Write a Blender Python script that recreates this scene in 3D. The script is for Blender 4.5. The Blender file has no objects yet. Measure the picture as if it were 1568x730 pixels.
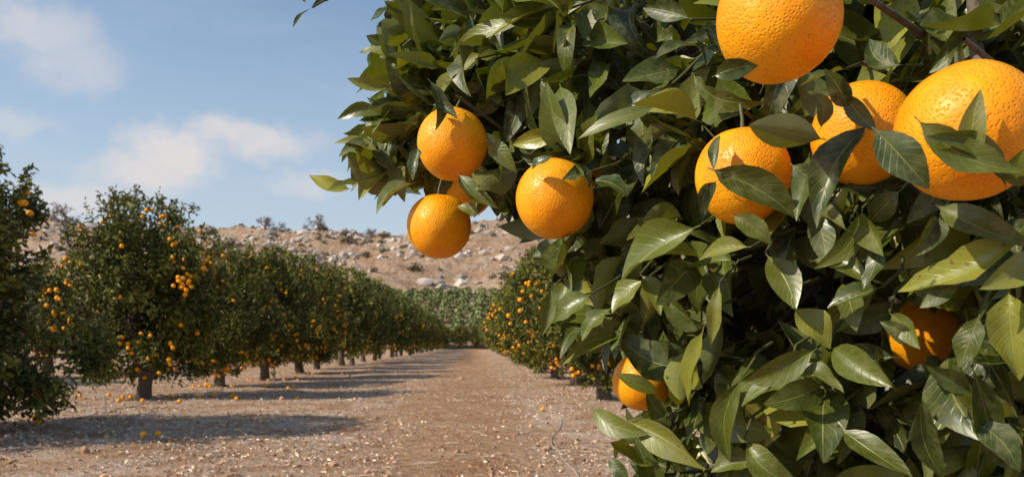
import bpy, bmesh, math, numpy as np
from mathutils import Vector
R = np.random.default_rng(7)
scene = bpy.context.scene
F = 1220.0; U0 = 784.0; V0 = 525.0; CH = 1.2      # survey constants (camera bearings)
def P(u, v, d):
    return np.array([(u-U0)/F*d, d, CH+(V0-v)/F*d])
def proj(p):
    d = np.maximum(p[:,1], 1e-3)
    return U0+p[:,0]/d*F, V0-(p[:,2]-CH)/d*F, p[:,1]
def nrm(a):
    return a/np.maximum(np.linalg.norm(a, axis=-1, keepdims=True), 1e-9)
SUN_AZ = math.radians(245); SUN_EL = math.radians(37)
SUN = np.array([math.sin(SUN_AZ)*math.cos(SUN_EL), math.cos(SUN_AZ)*math.cos(SUN_EL), math.sin(SUN_EL)])

# ------------------------------------------------------------------ mesh builder
class MB:
    def __init__(s): s.v=[]; s.f=[]; s.c=[]; s.uv=[]; s.n=0
    def add(s, v, f, mi=0, col=None, uv=None, smooth=True):
        v=np.asarray(v,float).reshape(-1,3); f=np.asarray(f,int)
        s.v.append(v)
        s.f.append((f+s.n, mi, smooth))
        s.c.append(np.zeros((len(v),3))+.5 if col is None else np.broadcast_to(np.asarray(col,float),(len(v),3)))
        s.uv.append(np.zeros((len(v),2)) if uv is None else uv)
        s.n+=len(v)
    def mesh(s, name, mats):
        v=np.concatenate(s.v); c=np.concatenate(s.c); uv=np.concatenate(s.uv)
        m=bpy.data.meshes.new(name)
        m.vertices.add(len(v)); m.vertices.foreach_set('co', v.ravel())
        li=np.concatenate([f.ravel() for f,_,_ in s.f])
        tot=np.concatenate([np.full(len(f),f.shape[1]) for f,_,_ in s.f])
        mi=np.concatenate([np.full(len(f),k) for f,k,_ in s.f])
        sm=np.concatenate([np.full(len(f),q) for f,_,q in s.f])
        st=np.concatenate([[0],np.cumsum(tot)[:-1]])
        m.loops.add(len(li)); m.loops.foreach_set('vertex_index', li.astype(np.int32))
        m.polygons.add(len(tot)); m.polygons.foreach_set('loop_start', st.astype(np.int32))
        m.polygons.foreach_set('loop_total', tot.astype(np.int32))
        m.polygons.foreach_set('material_index', mi.astype(np.int32))
        m.polygons.foreach_set('use_smooth', sm.astype(bool))
        a=m.attributes.new('col','FLOAT_COLOR','POINT')
        a.data.foreach_set('color', np.concatenate([c,np.ones((len(c),1))],1).ravel())
        l=m.uv_layers.new(name='UVMap'); l.data.foreach_set('uv', uv[li].ravel())
        for k in mats: m.materials.append(k)
        m.update(); m.validate()
        return m
def obj(name, mesh, parent=None, loc=(0,0,0)):
    o=bpy.data.objects.new(name, mesh); scene.collection.objects.link(o); o.location=loc
    if parent: o.parent=parent
    return o
def tube(mb, pts, rad, sides=6, mi=0, col=None):
    pts=np.asarray(pts,float); rad=np.asarray(rad,float); n=len(pts)
    t=np.gradient(pts,axis=0); t=nrm(t)
    ref=np.array([0.3,0.2,1.0]) if abs(t[0,2])<.9 else np.array([1.0,0.1,0])
    a=nrm(np.cross(t,ref)); b=np.cross(t,a)
    th=np.linspace(0,2*np.pi,sides,endpoint=False)
    v=pts[:,None]+rad[:,None,None]*(np.cos(th)[None,:,None]*a[:,None]+np.sin(th)[None,:,None]*b[:,None])
    i=np.arange(n-1)[:,None]*sides; j=np.arange(sides)[None]; k=(j+1)%sides
    f=np.stack([i+j,i+k,i+sides+k,i+sides+j],-1).reshape(-1,4)
    mb.add(v.reshape(-1,3),f,mi,col)
def ico(sub):
    bm=bmesh.new(); bmesh.ops.create_icosphere(bm,subdivisions=sub,radius=1)
    v=np.array([x.co[:] for x in bm.verts]); f=np.array([[q.index for q in p.verts] for p in bm.faces]); bm.free(); return v,f
ICO1=ico(1); ICO2=ico(2)
def blobs(mb, tmpl, pos, rad, mi, col=None, smooth=True, jit=0, squash=1):
    tv,tf=tmpl; n=len(pos)
    v=np.repeat(tv[None],n,0)
    if jit: v=v*(1+R.uniform(-jit,jit,(n,len(tv),1)))
    if jit: v=v*R.uniform(.6,1.25,(n,1,3))
    v=v*np.asarray(rad).reshape(n,1,-1)
    v[...,2]*=squash
    v+=pos[:,None]
    f=(tf[None]+np.arange(n)[:,None,None]*len(tv)).reshape(-1,3)
    if col is not None: col=np.repeat(col,len(tv),0)
    mb.add(v.reshape(-1,3),f,mi,col,None,smooth)
def diamonds(mb, p, l, n, ln, wd, mi, col, fold=.25):
    l=nrm(l); n=nrm(n-(n*l).sum(1,keepdims=True)*l); b=np.cross(n,l)
    ln=ln[:,None]; wd=wd[:,None]
    v=np.stack([p, p+l*ln*.42+b*wd*.5+n*wd*fold, p+l*ln-n*ln*.12, p+l*ln*.42-b*wd*.5+n*wd*fold],1)
    i=np.arange(len(p))[:,None]*4
    f=np.concatenate([i+[0,2,1],i+[0,3,2]])
    mb.add(v.reshape(-1,3),f,mi,np.repeat(col,4,0),None,False)
TS=np.array([0,.07,.11,.19,.3,.43,.56,.69,.81,.91,1.0]); SS=np.array([-1,-.5,0,.5,1.])
Q=np.clip((TS-.09)/.91,0,1)
WP=np.where(TS<.1,.035,np.maximum(.012,np.sin(np.pi*Q**.86)**.84*(1-.14*Q)))
def leaves(mb, p, l, n, ln, ratio, curl, fold, mi, col, rg=R):
    m=len(p); l=nrm(l); n=nrm(n-(n*l).sum(1,keepdims=True)*l); b=np.cross(n,l)
    t=TS[None,:,None]; s=SS[None,None,:]; w=WP[None,:,None]*ratio[:,None,None]*.5
    k=np.where(np.abs(curl)<.05,.05,curl)[:,None,None]
    ph=rg.uniform(0,6.28,(m,1,1)); fr=rg.uniform(.9,2.4,(m,1,1)); am=rg.uniform(.04,.34,(m,1,1))
    tw=rg.normal(0,.48,(m,1,1))*t
    sweep=rg.normal(0,.09,(m,1,1))
    x=np.sin(k*t)/k+0*s; z=-(1-np.cos(k*t))/k+0*s
    y0=s*w; zz=fold[:,None,None]*np.abs(s)**1.3*w+am*w*np.sin(2*np.pi*fr*t+ph+s*.8)*np.abs(s)*1.0
    y=y0*np.cos(tw)-zz*np.sin(tw)+sweep*np.sin(np.pi*t); z=z+zz*np.cos(tw)+y0*np.sin(tw)
    L=ln[:,None,None,None]
    v=p[:,None,None]+L*(x[...,None]*l[:,None,None]+y[...,None]*b[:,None,None]+z[...,None]*n[:,None,None])
    nv=len(TS)*5
    i=np.arange(len(TS)-1)[:,None]*5; j=np.arange(4)[None]
    f=np.stack([i+j,i+5+j,i+6+j,i+1+j],-1).reshape(-1,4)
    f=(f[None]+np.arange(m)[:,None,None]*nv).reshape(-1,4)
    uv=np.stack(np.broadcast_arrays(t+0*s,s*.5+.5+0*t),-1).reshape(-1,2)
    mb.add(v.reshape(-1,3),f,mi,np.repeat(col,nv,0),np.tile(uv,(m,1)))
_tab=np.random.default_rng(3).random((256,256))
def vn(x,y,o=0):
    x=np.asarray(x,float); y=np.asarray(y,float)
    xi=np.floor(x).astype(int); yi=np.floor(y).astype(int); fx=x-xi; fy=y-yi
    fx=fx*fx*(3-2*fx); fy=fy*fy*(3-2*fy); g=lambda a,b:_tab[(a+o*37)%256,(b+o*91)%256]
    return (g(xi,yi)*(1-fx)+g(xi+1,yi)*fx)*(1-fy)+(g(xi,yi+1)*(1-fx)+g(xi+1,yi+1)*fx)*fy
def gh(x,y):
    fade=np.clip(1.4-np.hypot(x,y)/90,0,1)
    return fade*(.10*(vn(x*.45,y*.45,1)-.5)+.05*(vn(x*1.6,y*1.6,2)-.5)+.03*(vn(x*5,y*5,4)-.5))
SL=-54/1220.

# ------------------------------------------------------------------ material helpers
class NT:
    def __init__(s,name=None,nt=None):
        if nt is None:
            s.m=bpy.data.materials.new(name); s.m.use_nodes=True; nt=s.m.node_tree
        s.t=nt; nt.nodes.clear()
    def n(s,ty,ins=None,**pr):
        x=s.t.nodes.new(ty)
        for k,v in pr.items(): setattr(x,k,v)
        for k,v in (ins or {}).items():
            if isinstance(v,bpy.types.NodeSocket): s.t.links.new(v,x.inputs[k])
            else: x.inputs[k].default_value=v
        return x
    def mix(s,f,a,b,bl='MIX'):
        c=lambda q:q if isinstance(q,bpy.types.NodeSocket) else (*q,1)
        x=s.n('ShaderNodeMix',{0:f,6:c(a),7:c(b)},data_type='RGBA',blend_type=bl); return x.outputs[2]
    def ma(s,op,a,b=0.0,c=0.0,cl=False):
        x=s.n('ShaderNodeMath',{0:a,1:b,2:c},operation=op,use_clamp=cl); return x.outputs[0]
    def noise(s,vec,scale,det=4,ro=.55,dist=0):
        return s.n('ShaderNodeTexNoise',{'Vector':vec,'Scale':scale,'Detail':det,'Roughness':ro,'Distortion':dist}).outputs['Fac']
    def ss(s,x,a,b):
        return s.n('ShaderNodeMapRange',{'Value':x,'From Min':a,'From Max':b},interpolation_type='SMOOTHSTEP').outputs[0]
    def out(s,sh): s.n('ShaderNodeOutputMaterial',{'Surface':sh}); return s.m
def principled(a,col,rough,bump=None,bstr=.3,bdist=.01,**kw):
    ins={'Base Color':col,'Roughness':rough}; ins.update(kw)
    if bump is not None:
        ins['Normal']=a.n('ShaderNodeBump',{'Height':bump,'Strength':bstr,'Distance':bdist}).outputs[0]
    return a.n('ShaderNodeBsdfPrincipled',ins).outputs[0]

def leaf_mat(name,hero):
    a=NT(name)
    at=a.n('ShaderNodeAttribute',attribute_name='col'); sp=a.n('ShaderNodeSeparateColor',{0:at.outputs['Color']})
    r,g,b=sp.outputs[0],sp.outputs[1],sp.outputs[2]
    if hero:
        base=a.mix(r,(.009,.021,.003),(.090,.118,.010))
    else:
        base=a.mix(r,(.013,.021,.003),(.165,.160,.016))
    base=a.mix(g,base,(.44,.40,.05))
    bump=None
    if hero:
        tc=a.n('ShaderNodeTexCoord').outputs['Object']
        uv=a.n('ShaderNodeSeparateXYZ',{0:a.n('ShaderNodeUVMap').outputs[0]})
        t,s=uv.outputs[0],uv.outputs[1]
        as_=a.ma('ABSOLUTE',a.ma('SUBTRACT',s,.5))
        rib=a.ma('SUBTRACT',1,a.ss(as_,.006,.03))
        ve=a.ma('PINGPONG',a.ma('SUBTRACT',a.ma('MULTIPLY',t,9.0),a.ma('MULTIPLY',as_,4.5)),.5)
        vein=a.ma('MULTIPLY',a.ma('SUBTRACT',1,a.ss(ve,.02,.13)),.12)
        mot=a.noise(tc,75,2,.65)
        base=a.mix(a.ma('MULTIPLY',a.ss(mot,.38,.72),.3),base,(.11,.135,.018))
        base=a.mix(a.ma('MULTIPLY',b,a.ma('MULTIPLY',a.ss(mot,.42,.68),.42)),base,(.25,.23,.13))
        base=a.mix(a.ma('MAXIMUM',a.ma('MULTIPLY',rib,.6),vein),base,(.27,.29,.06))
        base=a.mix(a.ma('MULTIPLY',a.ss(a.noise(tc,260,0,.5),.73,.79),.65),base,(.10,.07,.03))
        bump=a.ma('MULTIPLY',a.ma('MAXIMUM',rib,a.ma('MULTIPLY',vein,2.2)),-.7)
    bf=a.n('ShaderNodeNewGeometry').outputs['Backfacing']
    base=a.mix(a.ma('MULTIPLY',bf,.6),base,(.18,.20,.075))
    rough=a.ma('ADD',.26 if hero else .48,a.ma('MULTIPLY',b,.22))
    p=principled(a,base,rough,bump,.35,.002,**{'Specular IOR Level':.52 if hero else .22})
    if not hero: return a.out(p)
    tr=a.n('ShaderNodeBsdfTranslucent',{'Color':a.mix(1.0,base,(2.2,2.1,.2),'MULTIPLY')}).outputs[0]
    return a.out(a.n('ShaderNodeMixShader',{0:.13,1:p,2:tr}).outputs[0])
M_leaf=leaf_mat('citrus_leaf',True); M_rleaf=leaf_mat('citrus_leaf_row',False)
a=NT('far_foliage'); at=a.n('ShaderNodeAttribute',attribute_name='col')
M_far=a.out(principled(a,at.outputs['Color'],.8,**{'Specular IOR Level':.1}))

a=NT('orange_peel'); tc=a.n('ShaderNodeTexCoord').outputs['Object']
wc=a.n('ShaderNodeObjectInfo').outputs['Random']
vo=a.n('ShaderNodeTexVoronoi',{'Vector':tc,'Scale':460.0,'Randomness':1.0}); pore=a.ss(vo.outputs['Distance'],.0,.5)
big=a.noise(tc,38,2)
c=a.mix(a.ss(a.noise(tc,20,3),.3,.7),(.93,.285,.002),(.97,.43,.006))
c=a.mix(a.ma('MULTIPLY',wc,.5),c,(.93,.275,.002))
c=a.mix(a.ma('MULTIPLY',a.ma('SUBTRACT',1,pore),.35),c,(.86,.22,.001))
c=a.mix(a.ma('MULTIPLY',a.ss(a.noise(tc,95,5,.75),.62,.72),.45),c,(.45,.21,.03))
M_peel=a.out(principled(a,c,.41,a.ma('ADD',a.ma('MULTIPLY',pore,1.0),a.ma('MULTIPLY',big,3.4)),.5,.0014,
   **{'Specular IOR Level':.32}))
a=NT('orange_peel_row')
M_peel2=a.out(principled(a,(.96,.37,.004,1),.45,**{'Specular IOR Level':.3}))
a=NT('citrus_bark'); tc=a.n('ShaderNodeTexCoord').outputs['Object']; nb=a.noise(tc,18,4,.7)
M_bark=a.out(principled(a,a.mix(nb,(.05,.034,.022),(.20,.15,.11)),.85,nb,.8,.02))
a=NT('green_twig')
M_twig=a.out(principled(a,(.075,.08,.025,1),.6))

# ------------------------------------------------------------------ world / sun / camera
w=bpy.data.worlds.new("World"); scene.world=w; w.use_nodes=True
a=NT(nt=w.node_tree)
sky=a.n('ShaderNodeTexSky',sky_type='NISHITA',sun_disc=False,sun_elevation=SUN_EL,sun_rotation=SUN_AZ,altitude=100,air_density=1.0,dust_density=1.0,ozone_density=1.0)
gen=a.n('ShaderNodeTexCoord').outputs['Generated']
def vm(op,x,y): return a.n('ShaderNodeVectorMath',{0:x,1:y},operation=op).outputs[0]
wn=a.n('ShaderNodeTexNoise',{'Vector':gen,'Scale':17.0,'Detail':5.0,'Roughness':.6})
wob=wn.outputs['Color']
gd=vm('ADD',gen,vm('MULTIPLY',vm('SUBTRACT',wob,(.5,.5,.5)),(.08,.08,.065)))
cl=None
for (u,v,ru,rv,dn) in [(265,236,48,26,1.0),(225,264,56,28,.9),(385,214,64,20,.8),(62,48,44,30,.6),(112,92,46,30,.45),(112,302,58,20,.65),(20,192,36,14,.4),(470,282,44,16,.5),
        (1900,120,90,40,.6),(-350,150,140,50,.6)]:
    d=nrm(np.array([(u-U0)/F,1,(V0-v)/F])); s=1/math.sqrt(1+((u-U0)/F)**2)
    q=vm('MULTIPLY',vm('SUBTRACT',gd,tuple(d)),(F/ru/s*.8,F/ru/s*.5,F/rv/s*.8))
    ln=a.n('ShaderNodeVectorMath',{0:q},operation='LENGTH').outputs['Value']
    x=a.ma('MULTIPLY',a.ma('SUBTRACT',1,a.ss(ln,.35,1.6)),dn)
    cl=x if cl is None else a.ma('MAXIMUM',cl,x)
mp=a.n('ShaderNodeMapping',{'Vector':gen,'Scale':(2.2,2.2,6)})
wisp=a.ma('MULTIPLY',a.ss(a.noise(mp.outputs[0],2.2,4,.6,.5),.45,.85),.22)
det=a.ma('MULTIPLY_ADD',wn.outputs['Fac'],.8,.6)
sk=a.mix(1.0,sky.outputs[0],(1.12,1.28,1.32),'MULTIPLY')
z=a.n('ShaderNodeSeparateXYZ',{0:gen}).outputs[2]
hz=a.ma('SUBTRACT',1,a.ss(z,-.10,.52))
sk=a.mix(a.ma('MULTIPLY_ADD',hz,.92,.04),sk,(4.75,5.25,5.8))
sk=a.mix(wisp,sk,(5.3,5.5,5.9))
sk=a.mix(a.ma('MULTIPLY',cl,det,cl=True),sk,(6.4,6.05,6.0))
bg=a.n('ShaderNodeBackground',{'Color':sk,'Strength':.118})
a.n('ShaderNodeOutputWorld',{'Surface':bg.outputs[0]})
sl=bpy.data.lights.new('sun','SUN'); sl.energy=5.0; sl.angle=math.radians(.53); sl.color=(1,.91,.74)
so=bpy.data.objects.new('sun',sl); scene.collection.objects.link(so)
so.rotation_euler=Vector(-SUN).to_track_quat('-Z','Y').to_euler(); so.location=(-20,-10,30)
cd=bpy.data.cameras.new('camera'); co=bpy.data.objects.new('camera',cd); scene.collection.objects.link(co)
co.location=(0,0,CH); co.rotation_euler=(math.pi/2,0,0); cd.sensor_width=36; cd.lens=28.01; cd.shift_y=160/1568
cd.clip_start=.02; cd.clip_end=5000
cd.dof.use_dof=True; cd.dof.focus_distance=.85; cd.dof.aperture_fstop=16
scene.camera=co
scene.view_settings.view_transform='Standard'; scene.view_settings.look='None'; scene.view_settings.exposure=0

# ------------------------------------------------------------------ ground
a=NT('orchard_soil'); tc=a.n('ShaderNodeTexCoord').outputs['Object']; xy=a.n('ShaderNodeSeparateXYZ',{0:tc})
xr=a.ma('MULTIPLY_ADD',xy.outputs[1],-SL,xy.outputs[0])
wav=a.ma('MULTIPLY_ADD',a.noise(tc,.6,3),1.6,-.8)
xd=a.ma('ABSOLUTE',a.ma('ADD',a.ma('ADD',xr,.35),wav))
path=a.ma('SUBTRACT',1,a.ss(xd,.5,1.7))
n1=a.noise(tc,1.1,5,.65); n2=a.noise(tc,9,4,.7); n3=a.noise(tc,45,3,.7)
soil=a.mix(a.ss(n1,.3,.7),(.50,.275,.145),(.66,.415,.255))
soil=a.mix(a.ss(n2,.42,.66),soil,(.34,.175,.085))
lit=a.mix(a.ss(n3,.3,.7),(.44,.27,.17),(.88,.70,.56))
lf=a.ma('MULTIPLY',a.ma('SUBTRACT',1,a.ma('MULTIPLY',path,.85)),a.ss(a.ma('ADD',a.ma('MULTIPLY',n1,.75),a.ma('MULTIPLY',n2,.5)),.52,.72))
col=a.mix(lf,soil,lit)
col=a.mix(a.ma('MULTIPLY',a.ss(a.noise(tc,24,2,.6),.55,.67),.6),col,(.24,.13,.07))
col=a.mix(a.ma('MULTIPLY',a.ss(a.noise(tc,3.2,3,.6),.56,.70),.45),col,(.33,.17,.09))
hgt=a.ma('ADD',a.ma('MULTIPLY',n2,1.0),a.ma('MULTIPLY',n3,.5))
M_soil=a.out(principled(a,col,.95,hgt,1.0,.12,**{'Specular IOR Level':.1}))
gx=np.sinh(np.linspace(-1,1,321)*6)/np.sinh(6)*1800; gy=np.sinh(np.linspace(-.82,1,361)*6)/np.sinh(6)*1800
X,Y=np.meshgrid(gx,gy+6); Z=gh(X,Y)
mb=MB(); nx,ny=len(gx),len(gy); i=np.arange(ny-1)[:,None]*nx; j=np.arange(nx-1)[None]
mb.add(np.stack([X,Y,Z],-1),np.stack([i+j,i+j+1,i+nx+j+1,i+nx+j],-1).reshape(-1,4))
obj('ground',mb.mesh('ground',[M_soil]))

# litter
a=NT('dry_litter'); at=a.n('ShaderNodeAttribute',attribute_name='col')
M_lit=a.out(principled(a,at.outputs['Color'],.85))
n=90000; y=5.2*np.exp(R.uniform(0,1,n)**.9*np.log(60/5.2)); xr_=R.uniform(-10,3.6,n)
keep=(np.abs(xr_+.35+(vn(y*.6,xr_,5)-.5)*1.6)>1.0+R.uniform(-.6,.6,n))|(R.random(n)<.15)
keep&=vn(xr_*.9,y*.9,6)*.6+vn(xr_*3,y*3,6)*.5+R.uniform(-.3,.3,n)>.50
y=y[keep]; xr_=xr_[keep]; n=len(y); x=xr_+SL*y
pal=np.array([[.82,.67,.53],[.62,.45,.33],[.42,.24,.14],[.24,.135,.075],[.90,.79,.66],[.58,.32,.13]])
col=pal[R.choice(6,n,p=[.26,.21,.18,.16,.13,.06])]*R.uniform(.8,1.1,(n,1))
th=R.uniform(0,6.28,n); l=np.stack([np.cos(th),np.sin(th),R.normal(0,.35,n)],1)
nn=np.stack([R.normal(0,.55,n),R.normal(0,.55,n),np.ones(n)],1)
sz=R.uniform(.02,.07,n)
mb=MB(); diamonds(mb,np.stack([x,y,gh(x,y)+.01],1),l,nn,sz,sz*R.uniform(.25,.6,n),0,col,.4)
n=900; y=5.2*np.exp(R.random(n)*np.log(5)); x=R.uniform(-9,3,n)+SL*y
th=R.uniform(0,6.28,n); 
for k in range(n):   # fallen stalks and twigs
    L=R.uniform(.06,.25); q=np.array([x[k],y[k],0]); d=np.array([math.cos(th[k]),math.sin(th[k]),0])
    pts=np.array([q-d*L/2,q+R.normal(0,.01,3),q+d*L/2]); pts[:,2]=gh(pts[:,0],pts[:,1])+.01+R.random(3)*.012
    tube(mb,pts,[.0025,.003,.0018],3,0,pal[R.choice([0,1,2,4])])
obj('leaf_litter',mb.mesh('leaf_litter',[M_lit]))
n=9000; y=5.2*np.exp(R.uniform(0,1,n)*np.log(40/5.2)); x=R.uniform(-9,3.4,n)+SL*y
r=R.exponential(.008,n)+.004; cc=np.array([.46,.26,.15])*R.uniform(.6,1.4,(n,1))
mb=MB(); blobs(mb,ICO1,np.stack([x,y,gh(x,y)+r*.2],1),r,0,cc,False,.2,.75)
obj('soil_clods',mb.mesh('soil_clods',[M_lit]))

# ------------------------------------------------------------------ hill
def hh(x,y):
    p=np.clip((y-150)/200,0,1)
    rf=np.interp(x,[-500,-208,-150,-125,-65,4,200,500],[.9,1.10,1.0,.97,1.02,1.09,1.2,1.2])
    h=51*p**1.05*rf; h=np.where(y>350,h-(y-350)*.12,h)
    a_=np.clip(p*2.5,0,1)
    return h-.6+a_*(8*(vn(x/55,y/55,7)-.5)+4.5*(vn(x/19,y/19,8)-.5)+2.2*(vn(x/7,y/7,9)-.5)+1.1*(vn(x/3,y/3,10)-.5))
a=NT('hill_ground'); tc=a.n('ShaderNodeTexCoord').outputs['Object']
n1=a.noise(tc,.045,5,.6); n2=a.noise(tc,.3,6,.7); 
c=a.mix(a.ss(n1,.35,.65),(.38,.215,.125),(.50,.33,.215))
c=a.mix(a.ma('MULTIPLY',a.ss(n2,.50,.60),.7),c,(.52,.42,.335))
c=a.mix(a.ma('MULTIPLY',a.ss(a.noise(tc,.22,5,.7),.54,.63),.65),c,(.20,.14,.085))
M_hill=a.out(principled(a,c,.95,n2,1,2.5,**{'Specular IOR Level':.1}))
hx=np.linspace(-520,560,560); hy=np.linspace(146,470,220); X,Y=np.meshgrid(hx,hy)
mb=MB(); nx,ny=len(hx),len(hy); i=np.arange(ny-1)[:,None]*nx; j=np.arange(nx-1)[None]
mb.add(np.stack([X,Y,hh(X,Y)],-1),np.stack([i+j,i+j+1,i+nx+j+1,i+nx+j],-1).reshape(-1,4))
obj('rocky_hill',mb.mesh('rocky_hill',[M_hill]))
n=20000; x=R.uniform(-330,160,n); y=R.uniform(225,358,n)
k=(vn(x/22,y/13,12)*.6+vn(x/8,y/6,13)*.4+ (y-165)/1300 + R.normal(0,.08,n))>.69; x=x[k];y=y[k];n=len(x)
r=np.clip(R.exponential(.62,n)+.25,0,3.4); cc=np.array([.52,.43,.36])*R.uniform(.5,1.15,(n,1))
mb=MB(); blobs(mb,ICO1,np.stack([x,y,hh(x,y)+r*.05],1),r,0,cc,False,.28,.65)
obj('hill_boulders',mb.mesh('hill_boulders',[M_lit]))
n=620; x=R.uniform(-330,160,n); y=R.uniform(215,352,n); mb=MB()
for k in range(n):
    r=R.uniform(.5,1.7)*(2.2 if R.random()<.07 else 1); m=70; d=nrm(R.normal(0,1,(m,3))); d[:,2]=abs(d[:,2])
    p=np.array([x[k],y[k],hh(x[k:k+1],y[k:k+1])[0]])+d*r*R.uniform(.5,1,(m,1))
    diamonds(mb,p,R.normal(0,1,(m,3)),d+R.normal(0,.4,(m,3)),np.full(m,r*.5),np.full(m,r*.35),0,np.array([.15,.12,.06])*R.uniform(.6,1.4,(m,1)))
obj('hillside_shrubs',mb.mesh('hillside_shrubs',[M_lit]))
# distant orchard at the foot of the hill
mb=MB()
for yy in np.arange(158,210,4.6):
    for xx in np.arange(-80,36,3.6):
        x0=xx+R.normal(0,.3); y0=yy+R.normal(0,.3); z0=hh(np.array([x0]),np.array([y0]))[0]
        m=75; d=nrm(R.normal(0,1,(m,3))); d[:,2]=abs(d[:,2])*1.2-.15
        p=np.array([x0,y0,z0+.8])+d*R.uniform(1.1,1.6)*R.uniform(.75,1.05,(m,1))
        cc=np.array([.25,.27,.11])*R.uniform(.5,1.35,(m,1))
        diamonds(mb,p,R.normal(0,1,(m,3)),d+R.normal(0,.4,(m,3)),np.full(m,.9),np.full(m,.6),0,cc)
obj('distant_orchard',mb.mesh('distant_orchard',[M_far]))
# bare trees along the ridge
a=NT('bare_bark'); M_bare=a.out(principled(a,(.20,.15,.12,1),.9))
def bare(seed):
    g=np.random.default_rng(seed); mb=MB()
    def br(p,d,L,r,k):
        q=p+d*L; mid=(p+q)/2+g.normal(0,.05*L,3)
        tube(mb,[p,mid,q],[r,r*.85,r*.7],3)
        if k==0: return
        for _ in range(3 if k<5 else 5):
            nd=nrm(d*.7+g.normal(0,.65,3)+np.array([0,0,.12])); br(q,nd,L*g.uniform(.65,.9),max(.035,r*.62),k-1)
    br(np.array([0,0,-.3]),np.array([0,0,1.]),1.2,.26,5)
    return mb.mesh('bare_tree',[M_bare])
bm_=[bare(1),bare(2)]
for k,(u,s) in enumerate([(487,1.25),(405,1.1),(100,1.5),(568,.85),(428,.7),(76,.9),(472,.6),(690,.6)]):
    d=347.; x=(u-U0)/F*d; o=obj('bare_tree',bm_[k%2],None,(x,d,float(hh(np.array([x]),np.array([d]))[0]))); o.scale=(s*1.9,s*1.9,s*1.5); o.rotation_euler[2]=k*1.3

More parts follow.
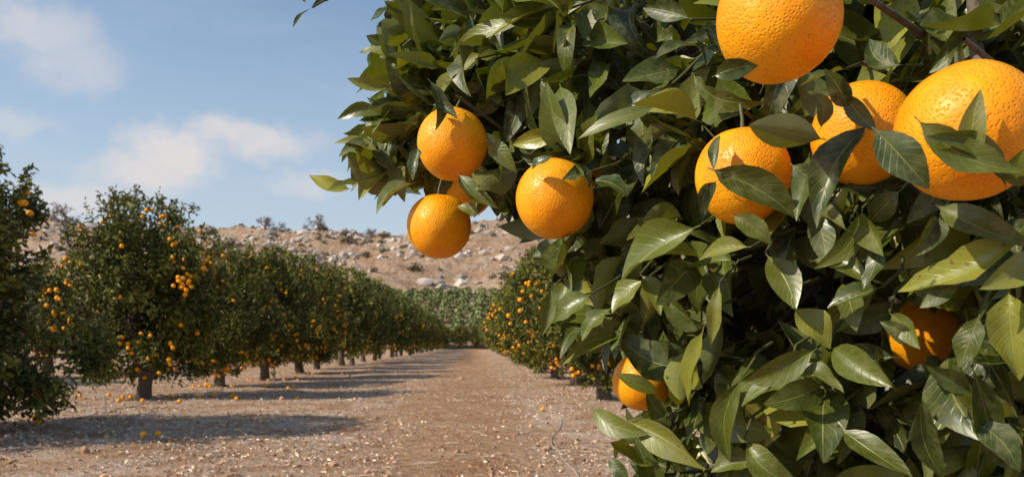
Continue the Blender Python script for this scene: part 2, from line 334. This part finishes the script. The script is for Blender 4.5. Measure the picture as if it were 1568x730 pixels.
# ------------------------------------------------------------------ row trees
def row_tree(seed,H=4.4,RR=1.85,dens=1.0,lsc=1.0,NC=110,nf=64,low=.24,skirt=.42):
    g=np.random.default_rng(seed); mb=MB()
    cz=skirt+(H-skirt)*.47; sz=(H-skirt)*.5
    d=nrm(g.normal(0,1,(NC,3)))
    if low<.2: d[:,2]=np.sign(d[:,2])*abs(d[:,2])**.8
    lob=lambda d:1+.18*np.sin(3*np.arctan2(d[:,1],d[:,0])+seed)*(1-d[:,2]**2)+.12*np.sin(5*np.arctan2(d[:,1],d[:,0])+2*seed+3*d[:,2])
    taper=lambda z:np.where(z>0,1-.12*z,1-low*(-z)**2)
    cr=g.uniform(.20,.52,NC)
    rad=g.uniform(.62,1.08,NC)*lob(d)
    bx=1.0 if low>.2 else 1+.45*np.maximum(0,-d[:,2])
    c=np.stack([d[:,0]*(RR-.35)*rad*taper(d[:,2])*bx,d[:,1]*(RR-.35)*rad*taper(d[:,2])*bx,cz+d[:,2]*(sz-.28)*rad],1)
    PP=[];DD=[];CT=[]
    for k in range(NC):
        m=int(700*dens*cr[k]**1.3); e=nrm(g.normal(0,1,(m,3))+d[k]*.9)
        rr=cr[k]*g.uniform(.45,1.08,(m,1))*(1+.3*np.sin(e[:,:1]*7+k)*np.cos(e[:,1:2]*6))
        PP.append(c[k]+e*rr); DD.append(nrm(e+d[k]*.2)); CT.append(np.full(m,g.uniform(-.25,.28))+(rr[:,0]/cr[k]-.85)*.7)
    for k in range(85):       # upright shoots that break the outline
        b=nrm(g.normal(0,1,3)+np.array([0,0,.7])); s=np.array([b[0]*(RR-.2),b[1]*(RR-.2),b[2]*(sz-.1)])+np.array([0,0,cz])
        dd=nrm(b+np.array([0,0,.8])+g.normal(0,.3,3)); L=g.uniform(.2,.5); m=int(22*dens)+1; t=g.random((m,1))
        PP.append(s+dd*L*t+g.normal(0,.05,(m,3))*(1.1-t)); DD.append(nrm(np.tile(b,(m,1))+g.normal(0,.5,(m,3)))); CT.append(np.full(m,.3))
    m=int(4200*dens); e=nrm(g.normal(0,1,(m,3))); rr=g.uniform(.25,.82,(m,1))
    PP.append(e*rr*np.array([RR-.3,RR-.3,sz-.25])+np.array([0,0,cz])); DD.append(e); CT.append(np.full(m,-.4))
    p=np.concatenate(PP); dd=np.concatenate(DD); ct=np.concatenate(CT)
    k=p[:,2]>(skirt-.14)+.15*np.sin(5*np.arctan2(p[:,1],p[:,0])+seed); p=p[k];dd=dd[k];ct=ct[k]; n=len(p)
    l=g.normal(0,.8,(n,3))+dd*.5+np.array([0,0,-.35]); nn=dd*.9+np.array([0,0,.4])+g.normal(0,.45,(n,3))
    ln=g.uniform(.085,.14,n)*lsc
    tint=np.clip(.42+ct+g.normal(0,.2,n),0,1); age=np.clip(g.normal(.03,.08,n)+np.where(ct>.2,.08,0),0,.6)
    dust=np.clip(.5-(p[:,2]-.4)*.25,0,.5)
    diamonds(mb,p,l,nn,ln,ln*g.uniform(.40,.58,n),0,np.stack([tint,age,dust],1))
    fk=np.array([g.normal(0,.06),g.normal(0,.06),.62])
    tube(mb,[[0,0,-.15],[0,0,.05],[fk[0]*.4,fk[1]*.5,.3],fk],[.24,.19,.155,.17],10,1)
    for k in range(6):
        th=k*1.05+g.uniform(0,.5); e=np.array([math.cos(th)*g.uniform(.6,1.1),math.sin(th)*g.uniform(.6,1.1),g.uniform(2.2,H-.9)])
        m1=fk+(e-fk)*.35+np.array([math.cos(th)*.2,math.sin(th)*.2,0]); m2=fk+(e-fk)*.7+g.normal(0,.08,3)
        tube(mb,[fk-[0,0,.05],m1,m2,e],[.10,.07,.045,.015],7,1)
        for q in range(5):
            s=m1+(m2-m1)*g.random(); ee=nrm(g.normal(0,1,3))*np.array([1.3,1.3,1.2])+np.array([0,0,cz])
            tube(mb,[s,(s+ee)/2+g.normal(0,.1,3),ee],[.03,.02,.008],5,1)
    e=nrm(g.normal(0,1,(nf,3))-np.array([0,0,.35])); sc=g.uniform(.92,1.04,nf)*lob(e)*taper(e[:,2])
    f0=np.stack([e[:,0]*(RR-.08)*sc,e[:,1]*(RR-.08)*sc,cz+e[:,2]*(sz-.1)*g.uniform(.9,1.02,nf)],1)
    f=[f0]
    for k in range(nf):
        q=g.integers(0,6) if g.random()<.6 else 0; f.append(f0[k]+g.normal(0,1,(q,3))*np.array([.13,.13,.17]))
    f=np.concatenate(f); f=f[f[:,2]>.3]
    blobs(mb,ICO2 if dens>.5 else ICO1,f,g.uniform(.038,.054,len(f)),2)
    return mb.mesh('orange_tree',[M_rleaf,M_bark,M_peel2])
TV=[row_tree(s,h,r,nf=q) for s,h,r,q in [(11,4.4,1.85,84),(12,4.2,1.8,70),(13,4.5,1.95,64),(14,4.3,1.9,84)]]
TV.append(row_tree(15,4.4,1.95,1.15,nf=30,low=.02,skirt=.2))
TF=[row_tree(s,4.4,1.85,.22,2.0,100,26) for s in (31,32,33)]
def put(k,xr,y,s=1,sz=1,rot=0):
    m=TV[k] if y<40 and xr>-14 and xr<8 else TF[k%3]
    x=xr+SL*y; o=obj('orange_tree',m,None,(x,y,float(gh(np.array([x]),np.array([y]))[0]))); o.scale=(s,s,sz); o.rotation_euler[2]=rot; return o
put(4,-7.32,9.9,1.0,.93,.9); put(0,-7.2,17.2,.95,1.0,.3); put(1,-7.1,22.0,.84,.90,2.2); put(3,-7.1,26.7,.95,1.06,4.0)
yy=31.6; k=0
while yy<150:
    put(k%4,-7.1+R.normal(0,.15),yy,.95+R.normal(0,.06),1.06+min(.12,(yy-30)*.006)+R.normal(0,.07),R.uniform(0,6)); yy+=4.8; k+=1
yy=17.2; k=1
while yy<150:
    put(k%4,2.55+R.normal(0,.12) if yy>24 else 2.75,yy,.98+R.normal(0,.04),.95+min(.14,max(0,yy-24)*.01)+R.normal(0,.04),R.uniform(0,6)); yy+=4.8; k+=1
for xr0,ys,ye in [(-16.6,17,90)]:
    yy=ys; k=0
    while yy<ye: put(k%4,xr0+R.normal(0,.2),yy,1.0,1.0+R.normal(0,.05),R.uniform(0,6)); yy+=4.8; k+=1
for k,(xx,yy) in enumerate([(q,153+1.5*math.sin(q)) for q in np.arange(-13,13,3.3)]): put(k%4,xx,yy,1.0,1.1,k*1.)
# fallen fruit
n=90; y=R.choice([17.2,22,26.7,31.6,10.3],n)+R.normal(0,1.0,n); x=-7.1+R.normal(0,1.1,n)+SL*y
ex=np.array([[.55,14.2],[2.1,18.0],[2.4,19.2],[-6.3,15.1],[-5.6,16.2],[1.9,21.]]); x=np.concatenate([x,ex[:,0]]); y=np.concatenate([y,ex[:,1]])
mb=MB(); blobs(mb,ICO2,np.stack([x,y,gh(x,y)+.04],1),np.full(len(x),.043),0); obj('fallen_oranges',mb.mesh('fallen_oranges',[M_peel2]))
# irrigation hoses
a=NT('hose_plastic'); M_hose=a.out(principled(a,(.36,.29,.24,1),.7))
for nm,x0,am in [('irrigation_hose',1.0,.22),('irrigation_hose',-6.3,.12)]:
    y=np.linspace(4.5,70,260); x=x0+SL*y+am*np.sin(y*.55+x0)+am*.5*np.sin(y*1.1)
    mb=MB(); tube(mb,np.stack([x,y,gh(x,y)+.006],1),np.full(260,.008),6); obj(nm,mb.mesh(nm,[M_hose]))
for x0,y0 in [(-6.2,13.3),(-6.0,19.5),(1.1,16.5)]:
    mb=MB(); x=x0+SL*y0; tube(mb,[[x,y0,-.05],[x+.01,y0,.15],[x-.015,y0,.34]],[.009,.009,.007],5)
    tube(mb,[[x-.015,y0,.33],[x+.03,y0-.02,.30],[x+.08,y0,.02]],[.005,.005,.005],5); obj('irrigation_stake',mb.mesh('irrigation_stake',[M_hose]))

# ------------------------------------------------------------------ foreground fruit
FR=[(692,221,54),(672,347,49),(849,305,60),(1190,29,93),(1138,270,72),(1322,204,77),(1482,203,103),(1414,511,58),(984,583,45),(716,292,37),(925,291,40),(1012,300,40)]
OC=[];ORD=[]
def fruit(u,v,r):
    rr=.0415; d=rr*F/r
    if r==37: d=1.12; rr=.036
    if r==40: d=1.18; rr=.039
    c=P(u,v,d); mb=MB()
    n=40; th=np.linspace(0,np.pi,n+1); ph=np.linspace(0,2*np.pi,64,endpoint=False)
    T,H=np.meshgrid(th,ph,indexing='ij'); rad=rr*(1-.05*np.exp(-(T/.28)**2)-.03*np.exp(-((np.pi-T)/.2)**2)+.012*np.sin(H*3+u)*np.sin(T)+.008*np.sin(H*5+v)*np.sin(T)**2+.012*np.sin(T*2+u))
    v_=np.stack([rad*np.sin(T)*np.cos(H),rad*np.sin(T)*np.sin(H),rad*np.cos(T)*1.02],-1)
    i=np.arange(n)[:,None]*64; j=np.arange(64)[None]; k=(j+1)%64
    mb.add(v_.reshape(-1,3),np.stack([i+j,i+64+j,i+64+k,i+k],-1).reshape(-1,4),0)
    zt=rr*.965; q=[]
    for s in range(10):
        al=s*math.pi/5; rs=.0075 if s%2==0 else .0035; q.append([rs*math.cos(al),rs*math.sin(al),zt+.0006])
    q=[[0,0,zt+.003]]+q; f=[[0,1+s,1+(s+1)%10] for s in range(10)]; mb.add(q,f,1)
    tube(mb,[[0,0,zt],[.001,.001,zt+.010],[.003,.006,zt+.024]],[.0022,.0016,.0016],6,1)
    o=obj('orange_fruit',mb.mesh('orange_fruit',[M_peel,M_twig]),None,tuple(c))
    g2=np.random.default_rng(int(u)); o.rotation_euler=(g2.normal(-.15,.2),g2.normal(0,.2),g2.uniform(-.5,.5))
    OC.append(c);ORD.append(rr)
for q in FR: fruit(*q)
OC=np.array(OC);ORD=np.array(ORD)

# ------------------------------------------------------------------ foreground tree
tree=bpy.data.objects.new('orange_tree',None); scene.collection.objects.link(tree); tree.location=(1.5,2.0,0)
OFF=np.array([1.5,2.0,0])
POLY=np.array([(640,-900),(560,-250),(560,-60),(592,0),(575,40),(568,85),(568,120),(590,150),(548,180),(538,215),(538,250),(525,275),(575,300),(615,292),(640,270),(660,285),(740,290),(765,315),(800,330),(812,365),(850,385),(835,425),(835,470),(868,505),(905,530),(940,545),(962,570),(960,625),(935,640),(945,690),(958,730),(985,900),(1100,1500),(2600,1500),(2600,-900)],float)
def inside(u,v,poly=POLY):
    r=np.zeros(len(u),bool); n=len(poly)
    for i in range(n):
        x1,y1=poly[i]; x2,y2=poly[(i+1)%n]
        if y1==y2: continue
        c=((y1>v)!=(y2>v))&(u<(x2-x1)*(v-y1)/(y2-y1)+x1); r^=c
    return r
def d0(u,v):
    return np.interp(u,[480,700,850,1000,1150,1300,1450,1568,1800],[1.06,1.02,.88,.82,.73,.69,.60,.57,.56])+.10*np.clip((v-350)/400,-1.2,1.5)**2*.8
CO=np.array([1.5,2.0,2.0])
g=np.random.default_rng(21)
LP=[];LL=[];LN=[];LS=[];LR=[];LC=[];LCOL=[];LI=[]
tw=MB()
def shoot(base,dr,L,nl,tint,si,deep):
    pts=[base,base+dr*L*.5+g.normal(0,.006,3),base+dr*L+np.array([0,0,-.012])+g.normal(0,.006,3)]
    ax=nrm(np.cross(dr,[.13,.21,.97])); bx=np.cross(dr,ax); ph=g.uniform(0,6.28)
    sn=g.normal(0,.5,3); big=g.uniform(.85,1.2)
    for k in range(nl):
        t=(k+.6)/nl; p=base+dr*L*t; al=ph+k*2.399
        rad=ax*math.cos(al)+bx*math.sin(al); spread=1.15-.65*t
        l=nrm(dr*(.3+.75*t)+rad*spread+np.array([0,0,-.30])+g.normal(0,.25,3))
        nn=nrm(np.array([-.25,-.25,.85])*.5+dr*.6+rad*-.3+sn+g.normal(0,.55,3))
        LP.append(p);LL.append(l);LN.append(nn);LS.append(g.uniform(.062,.100)*big*(1-.12*t));LR.append(g.uniform(.34,.52))
        LC.append(g.normal(.55,.6)); LI.append(si)
        age=0 if g.random()<.82 or deep else g.uniform(.12,.6)
        LCOL.append([np.clip(tint+g.normal(0,.2),0,1),np.clip(age+.02,0,1),g.uniform(0,1)])
    return pts
shoots=[]
N=510; cnt=0
while cnt<N:
    if cnt<450: u=g.uniform(470,1760); v=g.uniform(-170,900)
    else: u=g.uniform(530,800); v=g.uniform(-20,340)
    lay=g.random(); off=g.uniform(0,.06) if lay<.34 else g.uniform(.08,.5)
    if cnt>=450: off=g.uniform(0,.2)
    if not inside(np.array([u]),np.array([v]))[0]: continue
    d=d0(u,v)+off+.22*max(0,float(vn(u/75,v/75,3))-.45)*(1 if u>700 else .5)
    p=P(u,v,d); o=nrm(p-CO)
    dr=nrm(o*.9+np.array([-.15,-.25,.15])+g.normal(0,.6,3)); L=g.uniform(.07,.14)
    deep=off>.15  # deeper shoots get a darker leaf colour, painting in the crown's interior shade
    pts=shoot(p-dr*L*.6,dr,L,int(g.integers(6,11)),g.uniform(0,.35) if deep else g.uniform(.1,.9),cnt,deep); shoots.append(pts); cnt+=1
LP,LL,LN,LS,LR,LC,LCOL,LI=[np.array(q) for q in (LP,LL,LN,LS,LR,LC,LCOL,LI)]
NF=9
def okmask(p,l,ln,rt):
    ok=np.ones(len(p),bool); l=nrm(l)
    for t in (.0,.15,.4,.6,.8,1.0):
        q=p+l*(ln*t)[:,None]; u,v,d=proj(q); half=ln*rt*.5*np.sin(np.pi*min(t,.95))*F/d
        if .1<t<=.6: ok&=inside(u,v)
        ok&=d>.42
        for ci,(c,r) in enumerate(zip(OC,ORD)):
            cu,cv,cdp=proj(c[None]); rp=r*F/cdp[0]
            dist=np.hypot(u-cu[0],v-cv[0])
            if ci<NF: ok&=~((dist<rp*(.90 if ci<7 else .8)+half*.5)&(d<cdp[0]))
            ok&=np.linalg.norm(q-c,axis=1)>r*1.03+.004
    return ok
ok=okmask(LP,LL,LS,LR)
mid=LP+nrm(LL)*(LS*.5)[:,None]
for ci,(c,r) in enumerate(zip(OC[:9],ORD[:9])):   # fruit on the sunny side of the crown
    w_=mid-c; a_=w_@SUN; dist=np.linalg.norm(w_-a_[:,None]*SUN,axis=1)
    ok&=~((a_>0)&(a_<.8)&(dist<r*1.2)&(g.random(len(mid))<(.35 if ci==3 else .62)))
mbL=MB()
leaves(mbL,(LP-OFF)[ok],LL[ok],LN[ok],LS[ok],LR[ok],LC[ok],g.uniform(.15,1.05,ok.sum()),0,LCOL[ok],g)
# individually observed leaves: base(u,v) tip(u,v) width, tint, age
HL=[(805,38,690,78,30,.7,.2),(1072,345,953,430,74,.75,.08),(1083,257,1222,338,54,.25,.05),(1265,214,1148,190,56,.5,.1),(1333,188,1252,345,56,.3,0),
(1336,195,1422,288,62,.3,0),(1240,235,1218,335,34,.45,0),(1102,205,1090,258,24,.3,0),(1400,178,1562,262,56,.6,.1),(1492,262,1500,138,40,.7,.2),
(1578,352,1378,444,62,.85,.42),(1600,385,1503,440,50,.8,.35),(1430,312,1580,378,52,.5,.1),(1545,440,1560,580,66,.8,.38),(1212,470,1270,532,50,.85,.3),(1272,308,1300,352,26,.6,.1),
(1245,325,1262,402,40,.4,0),(1172,388,1218,470,52,.6,.1),(1150,378,1072,398,34,.8,.25),(1078,500,1052,620,46,.85,.35),(1138,575,1118,705,44,.45,.05),(962,645,1072,712,50,.85,.25),
(905,622,992,662,36,.7,.15),(1140,672,1225,735,48,.5,.1),(1283,653,1395,728,48,.4,.05),(1252,532,1140,585,46,.6,.1),(1488,560,1525,705,46,.2,0),(1412,600,1446,728,44,.25,0),
(857,128,872,232,42,.65,.1),(1010,162,884,212,30,.7,.12),(862,202,783,222,30,.9,.6),(636,280,576,326,34,.6,.1),(604,132,533,120,22,.7,.35),(618,90,545,78,26,.7,.2),
(540,290,474,268,24,.8,.65),(582,232,512,218,22,.7,.4),(700,263,762,318,28,.5,.1),(655,120,668,196,28,.2,0),(988,428,938,478,46,.7,.2),(905,450,848,490,42,.5,.1),
(868,425,862,478,32,.6,.1),(938,470,892,520,36,.5,.1),(1102,432,1086,528,26,.75,.25),(1288,430,1312,505,40,.6,.1),(1348,375,1322,440,32,.3,0),(1470,440,1410,470,30,.3,0),
(1362,478,1405,532,34,.5,.1),(1255,200,1240,140,30,.5,.1),(1060,110,1150,155,40,.4,.05),(1300,170,1262,110,34,.4,0),(980,420,1010,480,30,.6,.2),(905,290,880,250,30,.5,0),
(1010,600,950,565,30,.6,.2),(1020,640,990,600,30,.5,0),(1560,290,1568,230,36,.5,.1),(1440,330,1402,392,40,.4,0),(1270,530,1362,590,52,.55,.08),(1060,30,985,12,34,.3,0),(1350,440,1268,470,36,.4,0),
(845,440,830,512,26,.6,.1),(700,95,720,20,30,.3,0),(590,178,516,182,24,.55,.1),(575,215,520,240,20,.4,.1),(552,275,500,290,18,.5,.2),(600,150,566,165,16,.1,0),(640,225,632,275,24,.3,0),
(505,2,478,8,9,.1,0),(478,12,448,40,9,.1,0),(470,5,455,-18,9,.1,0),(1100,275,1075,340,26,.2,0),(1398,520,1345,498,30,.4,0),(1500,480,1470,560,44,.4,.05),(760,250,745,205,26,.3,0),
(745,215,790,262,30,.5,.1),(735,330,700,316,20,.7,.2),(1160,700,1090,722,40,.6,.1),(930,700,965,735,24,.4,0),(1210,560,1290,600,40,.5,.1),(1490,600,1420,560,34,.5,0),
(1385,100,1330,60,40,.3,0),(1290,140,1340,200,30,.5,0),(1210,250,1270,300,40,.3,0),(1380,290,1330,340,40,.4,0),(1300,340,1350,390,44,.5,.1),(905,278,960,300,36,.3,0),
(1545,300,1430,205,44,.5,.1),(1320,320,1250,410,36,.6,.1),(1240,400,1330,430,40,.5,.1),(1480,640,1560,720,50,.3,0),(1120,330,1180,375,36,.5,.1),
(905,262,862,268,26,.3,0),(812,262,845,238,24,.3,0),(660,160,700,182,20,.2,0),(1090,118,1160,100,34,.3,0),(1295,105,1225,128,34,.4,.05)]
hp=[];hl=[];hn=[];hs=[];hr=[];hc=[];hf=[]
for (u1,v1,u2,v2,wpx,ti,ag) in HL:
    near=.045 if u1>900 else .015
    da=d0(u1,v1)-near; db=d0(u2,v2)-near-.02+g.normal(0,.008)
    for c,r in zip(OC[:9],ORD[:9]):          # leaves resting in front of a fruit
        cu,cv,cdp=proj(c[None]); rp=r*F/cdp[0]
        for fr_ in (0,.25,.5,.75,1):
            if math.hypot(u1+(u2-u1)*fr_-cu[0],v1+(v2-v1)*fr_-cv[0])<rp*1.12:
                lim=cdp[0]-r-.012; da=min(da,lim+.012) ; db=min(db,lim)
    A=P(u1,v1,max(.42,da)); B=P(u2,v2,max(.42,db)); L=np.linalg.norm(B-A)
    view=nrm(P(0.5*(u1+u2),.5*(v1+v2),1)-[0,0,CH])
    n_=nrm(-view*.7+SUN*.35+g.normal(0,.3,3)+np.array([0,0,.1]))
    k=abs(g.normal(.4,.3))
    hp.append(A);hl.append(nrm(B-A)+n_*k*.45);hn.append(n_);hs.append(L*1.03);hr.append(min(.60,wpx/F*.5*(A[1]+B[1])/L));hc.append(k);hf.append(g.uniform(.15,.85));
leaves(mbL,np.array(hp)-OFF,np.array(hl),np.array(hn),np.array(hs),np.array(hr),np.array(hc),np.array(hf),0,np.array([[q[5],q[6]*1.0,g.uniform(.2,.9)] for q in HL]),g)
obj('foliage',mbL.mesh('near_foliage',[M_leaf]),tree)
# rest of the crown
n=24000; e=nrm(g.normal(0,1,(n,3))); rr=g.uniform(.35,1,(n,1))**.6
p=CO+e*rr*np.array([1.95,1.95,1.75]); l=g.normal(0,.8,(n,3))+e*.4+np.array([0,0,-.35]); ln=g.uniform(.08,.11,n)
u,v,d=proj(p+nrm(l)*(ln*.5)[:,None]); k=(p[:,2]>.3)&((d<.0)|((d>d0(np.clip(u,480,1800),np.clip(v,-200,900))+.38)&inside(u-30,v)))
k&=~((d>0)&(np.linalg.norm(p-np.array([0,0,CH]),axis=1)<.8))
for c,r in zip(OC,ORD): k&=np.linalg.norm(p-c,axis=1)>r+.1
p,l,e,ln=p[k],l[k],e[k],ln[k]; n=len(p); mb=MB()
diamonds(mb,p-OFF,l,e*.6+np.array([0,0,.5])+g.normal(0,.5,(n,3)),ln,ln*.48,0,np.stack([g.uniform(0,.12,n),g.uniform(0,.02,n),np.full(n,.2)],1))  # very dark leaf tint paints shade into the crown interior for depth contrast
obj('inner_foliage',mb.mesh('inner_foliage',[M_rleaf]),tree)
# twigs, branches, trunk
br=MB()
def clear(pts):     # keeps bare wood inside the crown and off the fruit
    pts=np.asarray(pts); t=np.linspace(0,1,12)[:,None]
    q=np.concatenate([pts[i]+(pts[i+1]-pts[i])*t for i in range(len(pts)-1)])
    u,v,d=proj(q)
    if not inside(u-6,v).all(): return False
    for c,r in zip(OC[:10],ORD[:10]):
        if (np.linalg.norm(q-c,axis=1)<r+.004).any(): return False
        cu,cv,cdp=proj(c[None])
        if ((np.hypot(u-cu[0],v-cv[0])<r*F/cdp[0]*1.05)&(d<cdp[0])).any(): return False
        w_=q-c; a_=w_@SUN
        if ((a_>0)&(a_<.12)&(np.linalg.norm(w_-a_[:,None]*SUN,axis=1)<r)).any(): return False
    return True
for A,l in zip(hp,hl):
    e=A+nrm(A-CO)*-.06+np.array([0,0,.005]); W=np.array([A,(A+e)/2-nrm(l)*.008,e])
    if clear(W): tube(tw,W-OFF,[.0011,.0014,.0018],5)
fk=np.array([0,0,.65]); tube(br,[[0,0,-.15],[0,0,.05],[.02,-.02,.35],fk],[.26,.2,.165,.17],12)
hubs=[P(u,v,d) for u,v,d in [(700,120,1.45),(850,250,1.4),(1000,400,1.25),(1150,150,1.2),(1300,350,1.1),(1100,620,1.3),(1450,100,1.05),(1450,600,1.05),(1700,300,.9),(900,20,1.5),(1250,-100,1.3)]]
for h in hubs:
    e=h-OFF; m=fk+(e-fk)*.5+np.array([.1,.1,.12]); tube(br,[fk-[0,0,.06],fk+(m-fk)*.5+np.array([0,0,.08]),m,e],[.085,.06,.04,.014],8)
for k in range(7):
    th=-.3+k*.55; e=np.array([math.cos(th)*1.2,math.sin(th)*1.2,g.uniform(1.8,3.2)]); tube(br,[fk,(fk+e)/2+g.normal(0,.1,3),e],[.09,.05,.015],8)
HB=np.array(hubs)
cntk=np.bincount(LI,weights=ok,minlength=N)/np.maximum(np.bincount(LI,minlength=N),1)
for si,pts in enumerate(shoots):
    b=pts[0]; h=HB[np.argmin(np.linalg.norm(HB-b,axis=1))]
    if cntk[si]<.5 or not clear(pts): continue
    if g.random()<.5:
        m=(b+h)/2+g.normal(0,.03,3); W=np.array([b,b+(m-b)*.5+g.normal(0,.01,3),m,h])
        if clear(W): tube(br,W-OFF,[.0024,.0034,.005,.008],5)
    tube(tw,np.array(pts)-OFF,[.0024,.0018,.0011],5)
for c,r in zip(OC,ORD):
    h=HB[np.argmin(np.linalg.norm(HB-c,axis=1))]; s=c+np.array([.003,.010,r+.020]); W=np.array([s,s+(h-s)*.3+[0,0,.012],h])
    if clear(W): tube(br,W-OFF,[.0016,.003,.007],6)
tube(tw,np.array([P(610,-40,1.2),P(540,-30,1.08),P(505,-4,1.04),P(478,12,1.03)])-OFF,[.004,.003,.002,.0012],5)
tube(br,np.array([P(1500,100,.60),P(1494,70,.61),P(1490,-60,.7)])-OFF,[.006,.005,.007],8)
obj('branches',br.mesh('branches',[M_bark]),tree); obj('twigs',tw.mesh('twigs',[M_twig]),tree)
print('leaves',ok.sum(),len(ok))
